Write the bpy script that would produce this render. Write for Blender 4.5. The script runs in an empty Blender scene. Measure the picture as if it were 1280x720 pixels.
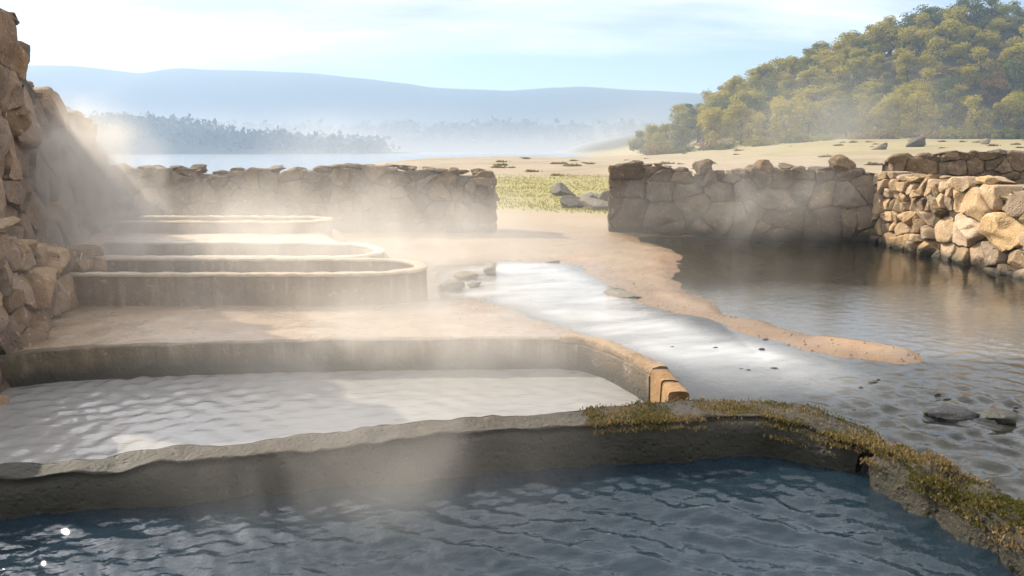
import bpy, bmesh, math, random
import numpy as np
from mathutils import Vector, Matrix

random.seed(7); rng = np.random.RandomState(11)
sc = bpy.context.scene
COL = sc.collection
R = math.radians

# ------------------------------------------------------------------ camera
cam = bpy.data.objects.new('camera', bpy.data.cameras.new('camera'))
COL.objects.link(cam); sc.camera = cam
cam.location = (0, 0, 1.6)
cam.rotation_euler = (R(90 - 10.44), 0, 0)
cam.data.sensor_width = 36; cam.data.lens = 36 * 950 / 1280
cam.data.clip_start = 0.05; cam.data.clip_end = 30000

# ------------------------------------------------------------------ light
SUN_EL, SUN_AZ = 33, -54            # degrees; azimuth from +Y, negative = to the left
world = bpy.data.worlds.new('World'); sc.world = world; world.use_nodes = True
sd = Vector((math.sin(R(SUN_AZ)) * math.cos(R(SUN_EL)), math.cos(R(SUN_AZ)) * math.cos(R(SUN_EL)), math.sin(R(SUN_EL))))
sun = bpy.data.objects.new('sun', bpy.data.lights.new('sun', 'SUN'))
COL.objects.link(sun); sun.location = (-20, 20, 30)
sun.data.energy = 4.2; sun.data.angle = R(0.6); sun.data.color = (1.0, 0.88, 0.70)
sun.rotation_euler = sd.to_track_quat('Z', 'Y').to_euler()
SKY_STRENGTH = 0.075
CLOUD_OFF = (3.2, 1.7)
EXPOSURE = 0.80
sc.view_settings.view_transform = 'Standard'; sc.view_settings.look = 'None'
sc.view_settings.exposure = EXPOSURE; sc.view_settings.gamma = 1
sc.view_settings.use_curve_mapping = False
sc.cycles.use_denoising = True
sc.cycles.max_bounces = 8; sc.cycles.transparent_max_bounces = 16
sc.cycles.volume_bounces = 1; sc.cycles.volume_step_rate = 2.5; sc.cycles.volume_max_steps = 64
sc.cycles.diffuse_bounces = 3; sc.cycles.glossy_bounces = 3
sc.cycles.caustics_reflective = False; sc.cycles.caustics_refractive = False

# ------------------------------------------------------------------ node helper
class NT:
    def __init__(s, tree): s.t = tree; s.n = tree.nodes; s.l = tree.links
    def add(s, typ, ins=None, **kw):
        nd = s.n.new(typ)
        for k, v in kw.items(): setattr(nd, k, v)
        for k, v in (ins or {}).items(): s.put(nd.inputs[k], v)
        return nd
    def put(s, sock, v):
        if hasattr(v, 'is_output'): s.l.new(v, sock)
        else:
            if isinstance(v, (tuple, list)) and len(v) == 3 and sock.type == 'RGBA': v = (*v, 1)
            sock.default_value = v
    def math(s, op, a, b=0.0, c=0.0, clamp=False):
        nd = s.add('ShaderNodeMath', {0: a, 1: b, 2: c}, operation=op); nd.use_clamp = clamp; return nd.outputs[0]
    def noise(s, vec, scale, detail=4, rough=.55, dist=0.0):
        return s.add('ShaderNodeTexNoise', {'Vector': vec, 'Scale': scale, 'Detail': detail, 'Roughness': rough, 'Distortion': dist}).outputs[0]
    def mapr(s, v, a, b, c=0.0, d=1.0):
        return s.add('ShaderNodeMapRange', {0: v, 1: a, 2: b, 3: c, 4: d}).outputs[0]
    def mix(s, f, a, b, bt='MIX'):
        nd = s.add('ShaderNodeMix', data_type='RGBA', blend_type=bt)
        s.put(nd.inputs[0], f); s.put(nd.inputs[6], a); s.put(nd.inputs[7], b); return nd.outputs[2]
    def bump(s, h, dist, strength=1.0, normal=None):
        ins = {'Height': h, 'Distance': dist, 'Strength': strength}
        if normal is not None: ins['Normal'] = normal
        return s.add('ShaderNodeBump', ins).outputs[0]

# world: Nishita sky under a broken layer of cloud, the same all the way round
t = NT(world.node_tree); t.n.clear()
sky = t.add('ShaderNodeTexSky', sky_type='NISHITA', sun_disc=False, sun_elevation=R(SUN_EL), sun_rotation=R(SUN_AZ) % (2 * math.pi), altitude=300, air_density=1.0, dust_density=.4, ozone_density=2.0)
gen = t.add('ShaderNodeTexCoord').outputs['Generated']
sep = t.add('ShaderNodeSeparateXYZ', {0: gen})
zz = t.math('ADD', t.math('MAXIMUM', sep.outputs[2], 0.0), 0.16)
pv = t.add('ShaderNodeCombineXYZ', {0: t.math('DIVIDE', sep.outputs[0], zz), 1: t.math('DIVIDE', sep.outputs[1], zz), 2: 0.0}).outputs[0]
pv = t.add('ShaderNodeMapping', {0: pv, 1: (CLOUD_OFF[0], CLOUD_OFF[1], 0), 3: (0.42, 1.0, 1)}).outputs[0]
n1 = t.noise(pv, 0.62, 8, .52, .4); n2 = t.noise(pv, 2.6, 6, .6, .3)
cl = t.math('ADD', t.math('MULTIPLY', n1, 0.66), t.math('MULTIPLY', n2, 0.34))
cover = t.mapr(t.math('ADD', cl, t.mapr(sep.outputs[2], .04, .35, -.08, .13)), 0.41, 0.60)   # the deck thins out towards the horizon
CLOUD = (11.2, 10.7, 10.6)
cshade = t.mapr(t.noise(pv, 1.5, 6, .6), .3, .7, .42, 1.35)
ccol = t.mix(1.0, CLOUD, t.add('ShaderNodeCombineXYZ', {0: cshade, 1: cshade, 2: cshade}).outputs[0], 'MULTIPLY')
skyc = t.mix(t.math('MULTIPLY', cover, .92), sky.outputs[0], ccol)
dsun = t.math('MAXIMUM', t.add('ShaderNodeVectorMath', {0: gen, 1: tuple(sd)}, operation='DOT_PRODUCT').outputs['Value'], 0.0)
glow = t.math('ADD', 1.0, t.math('MULTIPLY', t.math('POWER', dsun, 16.0), 4.0))     # thin cloud scatters forward: brighter round the sun
skyc = t.mix(1.0, skyc, t.add('ShaderNodeCombineXYZ', {0: glow, 1: glow, 2: glow}).outputs[0], 'MULTIPLY')
bg = t.add('ShaderNodeBackground', {'Color': skyc, 'Strength': SKY_STRENGTH})
t.l.new(bg.outputs[0], t.add('ShaderNodeOutputWorld').inputs[0])

# ------------------------------------------------------------------ numeric noise
_tab = np.random.RandomState(3).rand(64, 64, 64)
def vnoise(x, y, z=0.0):
    x, y, z = np.broadcast_arrays(np.asarray(x, float), np.asarray(y, float), np.asarray(z, float))
    i, j, k = np.floor(x).astype(int), np.floor(y).astype(int), np.floor(z).astype(int)
    fx, fy, fz = x - i, y - j, z - k
    fx, fy, fz = [f * f * (3 - 2 * f) for f in (fx, fy, fz)]
    T = lambda a, b, c: _tab[(i + a) & 63, (j + b) & 63, (k + c) & 63]
    l = lambda a, b, f: a + (b - a) * f
    return l(l(l(T(0,0,0), T(1,0,0), fx), l(T(0,1,0), T(1,1,0), fx), fy), l(l(T(0,0,1), T(1,0,1), fx), l(T(0,1,1), T(1,1,1), fx), fy), fz)
def fbm(x, y, z=0.0, o=4):
    s = 0; a = .5
    for q in range(o):
        s = s + a * (vnoise(x + q * 17.3, y + q * 9.1, z + q * 5.7) - .5); x = x * 2.03; y = y * 2.03; z = np.asarray(z) * 2.03; a *= .5
    return s * 2
def sst(a, b, x):
    tt = np.clip((x - a) / (b - a), 0, 1); return tt * tt * (3 - 2 * tt)
def sdf(poly, x, y):
    """signed distance, negative inside"""
    x = np.asarray(x, float); y = np.asarray(y, float)
    d = np.full(x.shape, 1e9); ins = np.zeros(x.shape, bool); n = len(poly)
    for i in range(n):
        ax, ay = poly[i]; bx, by = poly[(i + 1) % n]
        ex, ey = bx - ax, by - ay; wx, wy = x - ax, y - ay
        tt = np.clip((wx * ex + wy * ey) / (ex * ex + ey * ey + 1e-12), 0, 1)
        d = np.minimum(d, (wx - ex * tt) ** 2 + (wy - ey * tt) ** 2)
        c = ((ay > y) != (by > y)) & (x < (bx - ax) * (y - ay) / (by - ay + 1e-12) + ax)
        ins ^= c
    d = np.sqrt(d); return np.where(ins, -d, d)

# ------------------------------------------------------------------ object helpers
def link(o, parent=None):
    COL.objects.link(o)
    if parent is not None: o.parent = parent
    return o
def meshdata(name, V, F, mat, smooth=True):
    me = bpy.data.meshes.new(name)
    me.from_pydata([tuple(v) for v in V], [], [tuple(int(i) for i in f) for f in F])
    if smooth: me.polygons.foreach_set('use_smooth', [True] * len(me.polygons))
    if mat: me.materials.append(mat)
    me.update(); return me
def mesh(name, V, F, mat, parent=None, smooth=True, loc=(0, 0, 0)):
    o = bpy.data.objects.new(name, meshdata(name, V, F, mat, smooth)); o.location = loc
    return link(o, parent)
def thing(name, label, cat, loc=(0, 0, 0), group=None):
    o = bpy.data.objects.new(name, None); o.empty_display_size = .2; o.location = loc; link(o)
    return tag(o, label, cat, group)
def tag(o, label=None, cat=None, group=None, kind=None):
    if label: o['label'] = label
    if cat: o['category'] = cat
    if group: o['group'] = group
    if kind: o['kind'] = kind
    return o
def resample(pts, step, closed=False):
    P = [np.array(p, float) for p in pts]
    if closed: P = P + [P[0]]
    out = []
    for a, b in zip(P[:-1], P[1:]):
        n = max(1, int(np.linalg.norm(b[:2] - a[:2]) / step))
        for i in range(n): out.append(a + (b - a) * i / n)
    if not closed: out.append(P[-1])
    return np.array(out)
def smoothpath(P, it=2, closed=False):
    P = np.array(P, float)
    for _ in range(it):
        if closed:
            Q = np.roll(P, -1, 0); P = np.stack([P * .75 + Q * .25, P * .25 + Q * .75], 1).reshape(-1, P.shape[1])
        else:
            A, B = P[:-1], P[1:]
            M = np.stack([A * .75 + B * .25, A * .25 + B * .75], 1).reshape(-1, P.shape[1])
            P = np.vstack([P[:1], M, P[-1:]])
    return P
def ribbon(path, width, z0, ztop, rnd=.02, noise=.004, nscale=6, closed=False, step=.06, zvar=None, seed=0., toprows=2, siderows=2):
    """solid wall swept along a 2-D path: rounded-rectangle section, ends closed; path columns: x, y[, halfwidth factor]"""
    P = resample(path, step, closed); n = len(P)
    W = P[:, 2] if P.shape[1] > 2 else np.ones(n)
    T = np.roll(P[:, :2], -1, 0) - np.roll(P[:, :2], 1, 0)
    if not closed: T[0] = P[1, :2] - P[0, :2]; T[-1] = P[-1, :2] - P[-2, :2]
    T /= np.linalg.norm(T, axis=1)[:, None] + 1e-9
    N = np.stack([-T[:, 1], T[:, 0]], 1)
    prof = []                                       # (across -1..1, z kind)
    for i in range(siderows + 1): prof.append((-1, 0, i / siderows))
    prof += [(-1, 1, .35), (-1, 2, .0)]
    for i in range(1, toprows): prof.append((-1 + 2 * i / toprows, 3, 0))
    prof += [(1, 2, 0), (1, 1, .35)]
    for i in range(siderows + 1): prof.append((1, 0, 1 - i / siderows))
    m = len(prof); V = np.zeros((n, m, 3))
    zt = ztop if zvar is None else ztop + zvar(P[:, 0], P[:, 1])
    zt = np.broadcast_to(zt, (n,))
    for j, (a, k, f) in enumerate(prof):
        hw = width / 2 * W
        if k == 0: off = a * hw; z = z0 + (zt - rnd - z0) * f
        elif k == 1: off = a * (hw - rnd * .3); z = zt - rnd * .3
        elif k == 2: off = a * (hw - rnd); z = zt
        else: off = a * hw; z = zt + rnd * .12
        V[:, j, :2] = P[:, :2] + N * np.broadcast_to(off, (n,))[:, None]; V[:, j, 2] = z
    V = V.reshape(-1, 3)
    for ax in range(3):
        V[:, ax] += noise * 2 * fbm(V[:, 0] * nscale + seed + ax * 31, V[:, 1] * nscale + ax * 7, V[:, 2] * nscale, 3)
    F = []
    for i in range(n if closed else n - 1):
        i2 = (i + 1) % n
        for j in range(m - 1):
            F.append((i * m + j, i2 * m + j, i2 * m + j + 1, i * m + j + 1))
    if not closed:
        F.append(tuple(range(m - 1, -1, -1))); F.append(tuple((n - 1) * m + j for j in range(m)))
    F = [tuple(reversed(f)) for f in F]
    return V, F

# ------------------------------------------------------------------ materials
def newmat(name):
    m = bpy.data.materials.new(name); m.use_nodes = True
    tt = NT(m.node_tree); tt.n.clear()
    return m, tt
def finish(tt, shader): tt.l.new(shader, tt.add('ShaderNodeOutputMaterial').inputs[0])
def stone_mat(name, c1, c2, c3, moss=(.055, .065, .02), mossamt=.35, rough=.85, bscale=1.0, bump=.02, wetz=None, streak=0.0):
    m, a = newmat(name)
    pos = a.add('ShaderNodeNewGeometry').outputs['Position']
    rnd = a.add('ShaderNodeObjectInfo').outputs['Random']
    nb = a.noise(pos, 1.6 * bscale, 5, .6, .4); nf = a.noise(pos, 9 * bscale, 8, .65)
    nz = a.noise(pos, 45 * bscale, 5, .7)
    col = a.mix(a.mapr(nb, .35, .65), c1, c2)
    col = a.mix(a.mapr(nf, .45, .72, 0, .75), col, c3)
    v = a.math('ADD', .6, a.math('MULTIPLY', rnd, .75))
    v2 = a.math('FRACT', a.math('MULTIPLY', rnd, 7.31))
    col = a.mix(1.0, col, a.add('ShaderNodeCombineXYZ', {0: v, 1: a.math('MULTIPLY', v, a.mapr(v2, 0, 1, .93, 1.04)), 2: a.math('MULTIPLY', v, a.mapr(v2, 0, 1, .78, 1.25))}).outputs[0], 'MULTIPLY')
    col = a.mix(a.mapr(nz, .52, .75, 0, .5), col, tuple(x * .45 for x in c1))
    li = a.mapr(a.noise(pos, 13 * bscale, 3, .5, .8), .63, .68, 0, .5); col = a.mix(li, col, tuple(min(.6, x * 1.5 + .06) for x in c3))
    if streak:                                         # drip marks and lime runs
        sp = a.add('ShaderNodeMapping', {0: pos, 3: (7, 7, .6)}).outputs[0]; s1 = a.noise(sp, 1.0, 6, .65, .3)
        col = a.mix(a.mapr(s1, .5, .68, 0, streak), col, tuple(x * .3 for x in c1)); col = a.mix(a.mapr(s1, .44, .30, 0, streak * .7), col, (.46, .40, .31))
    mm = a.mapr(a.noise(pos, 2.7 * bscale, 6, .65, .6), .62 - .2 * mossamt, .74 - .1 * mossamt, 0, .85)
    col = a.mix(mm, col, moss)
    if wetz is not None:                               # permanently wet, algae-stained band above the waterline
        z = a.add('ShaderNodeSeparateXYZ', {0: pos}).outputs[2]
        wz = a.math('ADD', z, a.math('MULTIPLY', a.math('SUBTRACT', nb, .5), .25))
        w = a.mapr(wz, wetz - .02, wetz + .1, 1, 0)
        col = a.mix(a.math('MULTIPLY', w, .93), col, (.024, .022, .011))
        ro = a.mapr(w, 0, 1, rough, .5)
    else: ro = rough
    h = a.math('ADD', a.math('MULTIPLY', nf, 1.0), a.math('MULTIPLY', nz, .35))
    vor = a.add('ShaderNodeTexVoronoi', {'Vector': pos, 'Scale': 22 * bscale, 'Randomness': 1.0}).outputs[0]
    h = a.math('SUBTRACT', h, a.math('MULTIPLY', a.mapr(vor, 0, .35, 1, 0), .25))
    b = a.add('ShaderNodeBsdfPrincipled', {'Base Color': col, 'Roughness': ro, 'Normal': a.bump(h, bump, 1.0)})
    finish(a, b.outputs[0]); return m
M = {}
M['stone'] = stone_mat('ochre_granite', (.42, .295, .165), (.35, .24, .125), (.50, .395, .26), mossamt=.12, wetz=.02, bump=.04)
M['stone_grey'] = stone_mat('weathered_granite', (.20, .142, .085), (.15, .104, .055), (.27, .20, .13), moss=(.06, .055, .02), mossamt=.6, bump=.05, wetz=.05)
M['stone_ruin'] = stone_mat('brown_masonry', (.29, .195, .118), (.235, .158, .092), (.36, .265, .17), moss=(.09, .075, .03), mossamt=.3, bump=.045)
M['core'] = stone_mat('rubble_fill', (.11, .085, .052), (.09, .065, .04), (.16, .125, .08), mossamt=.3, bump=.04)
M['cement'] = stone_mat('old_cement', (.24, .165, .092), (.17, .112, .058), (.32, .235, .145), moss=(.10, .085, .04), mossamt=.35, bump=.02, streak=.8)
M['rim'] = stone_mat('mineral_rim', (.50, .41, .29), (.42, .33, .215), (.60, .52, .40), moss=(.3, .24, .13), mossamt=.1, bump=.006)
M['wet_wall'] = stone_mat('damp_wall', (.10, .072, .036), (.068, .05, .022), (.19, .13, .07), moss=(.06, .06, .02), mossamt=.35, bump=.05, rough=.75, wetz=.01)
M['tub_wall'] = stone_mat('damp_tub_wall', (.165, .115, .06), (.11, .075, .036), (.22, .165, .10), moss=(.07, .06, .022), mossamt=.6, bump=.025, rough=.65, wetz=-.17, streak=.8)
M['rim_tan'] = stone_mat('tan_rim_stone', (.27, .18, .095), (.21, .135, .068), (.36, .27, .17), mossamt=.25, bump=.03)
M['brick'] = stone_mat('orange_stone', (.29, .17, .075), (.22, .13, .055), (.36, .25, .14), mossamt=.25, bump=.03)
M['dark_rock'] = stone_mat('dark_wet_rock', (.05, .045, .035), (.035, .035, .028), (.09, .08, .06), mossamt=.4, rough=.25, bump=.02)
M['field_rock'] = stone_mat('field_rock', (.15, .13, .10), (.12, .105, .075), (.20, .18, .145), mossamt=.3)

def ground_mat():
    m, a = newmat('ground')
    pos = a.add('ShaderNodeNewGeometry').outputs['Position']
    at = lambda k: a.add('ShaderNodeAttribute', attribute_name=k).outputs['Fac']
    nb = a.noise(pos, .35, 6, .6, .5); nf = a.noise(pos, 6, 8, .7); nm = a.noise(pos, 1.3, 6, .6, .8); ng = a.noise(pos, 60, 4, .7)
    sand = a.mix(a.mapr(nb, .35, .65), (.31, .238, .155), (.36, .28, .19))
    sand = a.mix(a.mapr(nf, .45, .7, 0, .6), sand, (.28, .21, .13))
    deck = a.mix(a.mapr(nm, .35, .65), (.50, .37, .25), (.60, .49, .36))
    deck = a.mix(a.mapr(nf, .42, .7, 0, .5), deck, (.36, .24, .15))
    deck = a.mix(a.mapr(ng, .6, .75, 0, .4), deck, (.2, .15, .1))
    crust = a.mapr(a.noise(pos, 2.1, 9, .68, 1.5), .52, .6); deck = a.mix(a.math('MULTIPLY', crust, .7), deck, (.62, .56, .47))
    stain = a.mapr(a.noise(pos, 1.1, 9, .7, 2.0), .56, .66); deck = a.mix(a.math('MULTIPLY', stain, .6), deck, (.24, .15, .085))
    col = a.mix(at('deck'), sand, deck)
    orange = a.mix(a.mapr(nm, .3, .7), (.40, .225, .11), (.46, .32, .20))
    col = a.mix(a.math('MULTIPLY', at('orange'), a.mapr(nf, .25, .55, .45, 1)), col, orange)
    dry = a.math('MULTIPLY', a.mapr(a.noise(pos, .09, 7, .65, 1.2), .48, .62), a.mapr(a.add('ShaderNodeSeparateXYZ', {0: pos}).outputs[1], 25, 60))
    col = a.mix(a.math('MULTIPLY', dry, .75), col, (.20, .165, .07))
    grass = a.mix(a.mapr(nf, .35, .65), (.20, .20, .045), (.33, .28, .08))
    col = a.mix(a.math('MULTIPLY', at('grass'), a.mapr(nb, .3, .5, .4, 1)), col, grass)
    wood = a.mix(a.mapr(nf, .35, .65), (.05, .05, .02), (.10, .075, .035))
    col = a.mix(at('wood'), col, wood)
    algae = a.mix(a.mapr(nm, .4, .62), (.085, .08, .04), (.20, .15, .085))
    col = a.mix(at('bed'), col, algae)
    mud = a.mix(a.mapr(nm, .4, .62), (.016, .032, .032), (.04, .06, .045))
    col = a.mix(at('deep'), col, mud)
    weed = a.mix(a.mapr(nm, .38, .62), (.018, .06, .052), (.06, .105, .08)); col = a.mix(a.math('MULTIPLY', at('teal'), .92), col, weed)
    wet = at('wet')
    wn = a.math('MULTIPLY', wet, a.mapr(nm, .35, .6))
    col = a.mix(a.math('MULTIPLY', wn, .35), col, (.2, .15, .1))
    dp = at('damp'); col = a.mix(a.math('MULTIPLY', dp, .6), col, (.17, .095, .042))
    ro = a.math('MULTIPLY', a.mapr(wn, 0, 1, .9, .16), a.mapr(dp, 0, 1, 1, .4))
    h = a.math('ADD', nf, a.math('MULTIPLY', ng, .25))
    nrm = a.bump(h, .03, a.mapr(wn, 0, 1, 1, .35))
    b = a.add('ShaderNodeBsdfPrincipled', {'Base Color': col, 'Roughness': ro, 'Normal': nrm})
    finish(a, b.outputs[0]); return m
M['ground'] = ground_mat()

def water_mat(name, tint, rough=.03, scale=9., dist=.01, stretch=(1, 1.8, 1), murk_glare=0.0, murk_glare_col=(.1, .1, .08), ior=1.36):
    m, a = newmat(name)
    pos = a.add('ShaderNodeNewGeometry').outputs['Position']
    mp = a.add('ShaderNodeMapping', {0: pos, 3: stretch}).outputs[0]
    h = a.math('ADD', a.noise(mp, scale, 3, .5, .6), a.math('MULTIPLY', a.noise(mp, scale * 3.1, 3, .5, .3), .25))
    nrm = a.bump(h, dist)
    gl = a.add('ShaderNodeBsdfGlossy', {'Color': (1, 1, 1), 'Roughness': rough, 'Normal': nrm})
    tr = a.add('ShaderNodeBsdfTransparent', {'Color': tint})
    body = tr.outputs[0]
    if murk_glare:
        df = a.add('ShaderNodeBsdfDiffuse', {'Color': murk_glare_col})
        body = a.add('ShaderNodeMixShader', {0: a.add('ShaderNodeAttribute', attribute_name='painted_glare').outputs['Fac'] if murk_glare == 'painted_glare' else murk_glare, 1: tr.outputs[0], 2: df.outputs[0]}).outputs[0]
    fr = a.add('ShaderNodeFresnel', {'IOR': ior, 'Normal': nrm})
    mx = a.add('ShaderNodeMixShader', {0: fr.outputs[0], 1: body, 2: gl.outputs[0]})
    finish(a, mx.outputs[0]); return m
M['pool_water'] = water_mat('pool_water', (.30, .42, .44), .015, 9, .006, murk_glare=.4, murk_glare_col=(.03, .06, .088), ior=1.42)
M['tub_water'] = water_mat('tub_water', (.5, .55, .5), .04, 10, .006, murk_glare=.33, murk_glare_col=(.92, .91, .88), ior=1.45)  # near-white diffuse paints bright glare into the tub water
M['stream_water'] = water_mat('stream_water', (.66, .74, .68), .02, 8, .004, (1, 1.6, 1), murk_glare='painted_glare', murk_glare_col=(.84, .84, .81))  # pale diffuse, masked per vertex, stands in for reflected bright sky
M['reservoir'] = water_mat('reservoir_water', (.2, .3, .35), .15, .3, .1, murk_glare=.5, murk_glare_col=(.05, .08, .1))

def leaf_mat(name, c1, c2, trans=.35):
    m, a = newmat(name)
    rnd = a.add('ShaderNodeObjectInfo').outputs['Random']
    pos = a.add('ShaderNodeNewGeometry').outputs['Position']
    f = a.math('ADD', a.math('MULTIPLY', rnd, .6), a.math('MULTIPLY', a.mapr(a.noise(pos, .8, 4, .6), .3, .7), .4))
    col = a.mix(f, c1, c2)
    d = a.add('ShaderNodeBsdfDiffuse', {'Color': col}); tl = a.add('ShaderNodeBsdfTranslucent', {'Color': col})
    finish(a, a.add('ShaderNodeMixShader', {0: trans, 1: d.outputs[0], 2: tl.outputs[0]}).outputs[0]); return m
M['leaf_green'] = leaf_mat('leaf_green', (.17, .18, .035), (.26, .24, .05), .5)
M['leaf_yellow'] = leaf_mat('leaf_yellow', (.33, .29, .04), (.42, .34, .055), .5)
M['leaf_dark'] = leaf_mat('leaf_dark', (.09, .11, .03), (.14, .15, .04), .5)
M['leaf_rust'] = leaf_mat('leaf_rust', (.19, .12, .04), (.23, .16, .05), .5)
M['leaf_far'] = leaf_mat('leaf_far', (.03, .045, .02), (.05, .06, .025), .2)
M['grass'] = leaf_mat('grass_blades', (.22, .22, .04), (.36, .30, .07))
M['moss'] = leaf_mat('moss', (.075, .08, .015), (.15, .13, .03))
M['dry_moss'] = leaf_mat('dry_moss', (.22, .16, .07), (.30, .22, .10), .2)
def plain(name, c, rough=.9):
    m, a = newmat(name); pos = a.add('ShaderNodeNewGeometry').outputs['Position']
    n = a.noise(pos, 3, 5, .6)
    col = a.mix(a.mapr(n, .3, .7), c, tuple(x * .6 for x in c))
    finish(a, a.add('ShaderNodeBsdfPrincipled', {'Base Color': col, 'Roughness': rough}).outputs[0]); return m
M['bark'] = plain('bark', (.10, .075, .05)); M['far_wood'] = plain('far_forest_floor', (.035, .045, .02))
M['pale_wood'] = plain('pale_wood', (.6, .57, .52), .7); M['pebble'] = plain('pebble', (.20, .15, .10), .5)

# ------------------------------------------------------------------ layout (metres; deck level z = 0, +Y away from the camera)
POOL = [(-6, 3.05), (-3.6, 3.22), (-2.54, 3.46), (-1.0, 3.81), (.74, 4.22), (1.75, 4.3), (1.95, 3.92), (1.97, 3.72), (2.1, 3.4), (2.2, 3.1), (2.2, 1.2), (-6, 1.2)]
TUB1 = [(-3.95, 5.75), (-3.5, 5.95), (-1.6, 6.17), (.45, 6.24), (.72, 6.02), (.90, 5.6), (1.0, 5.1), (.98, 4.6), (.79, 4.42), (-1.08, 4.02), (-2.67, 3.70), (-4.4, 3.36), (-4.4, 5.4)]
TUB2 = [(-4.75, 7.83), (-1.55, 7.80), (-1.17, 7.95), (-1.03, 8.26), (-1.2, 8.58), (-1.6, 8.76), (-4.75, 8.80)]
TUB3 = [(-5.4, 9.22), (-2.1, 9.15), (-1.85, 9.3), (-1.72, 9.62), (-1.9, 10.1), (-2.4, 10.5), (-5.7, 10.55)]
TUB4 = [(-6.3, 12.1), (-3.45, 12.1), (-3.15, 12.25), (-3.05, 12.5), (-3.2, 12.75), (-3.6, 12.9), (-6.3, 12.9)]
STREAM = [(-1.0, 10.6), (-.2, 11.0), (.72, 10.95), (1.18, 9.23), (1.52, 7.7), (1.9, 6.65), (2.34, 6.0), (2.85, 5.6), (3.2, 5.55), (3.6, 5.9), (6.2, 6.2), (6.2, 1.0), (2.05, 1.0), (2.05, 3.2), (2.02, 3.75), (1.98, 4.05), (1.95, 4.45), (1.4, 4.75), (1.15, 4.75), (1.2, 5.3), (1.02, 5.75), (.75, 6.25), (.43, 6.75), (.08, 7.5), (-.4, 8.1), (-.9, 8.25), (-.95, 9.0)]
RPOOL = [(2.3, 14.2), (2.66, 11.6), (2.45, 10.6), (2.16, 9.6), (2.1, 8.2), (2.12, 7.3), (2.65, 6.75), (3.15, 6.15), (3.6, 5.65), (6.9, 4.6), (6.9, 13.6), (4.5, 14.2)]
TERR = [(-7.5, 7.9), (-1.3, 8.0), (-1.15, 8.4), (-1.7, 9.2), (-1.65, 9.9), (-2.3, 10.7), (-3.0, 12.0), (-3.0, 13.0), (-7.5, 13.2)]
NEARW = [(-4.5, 2.98), (-2.6, 3.42), (-1.05, 3.80), (.2, 4.08), (.9, 4.22), (1.5, 4.28), (1.9, 4.1), (1.92, 4.26), (1.4, 4.57), (.9, 4.5), (.2, 4.34), (-1.05, 4.05), (-2.6, 3.68), (-4.5, 3.27)]
ZS = -.035                                                                    # stream and right-pool level
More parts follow.
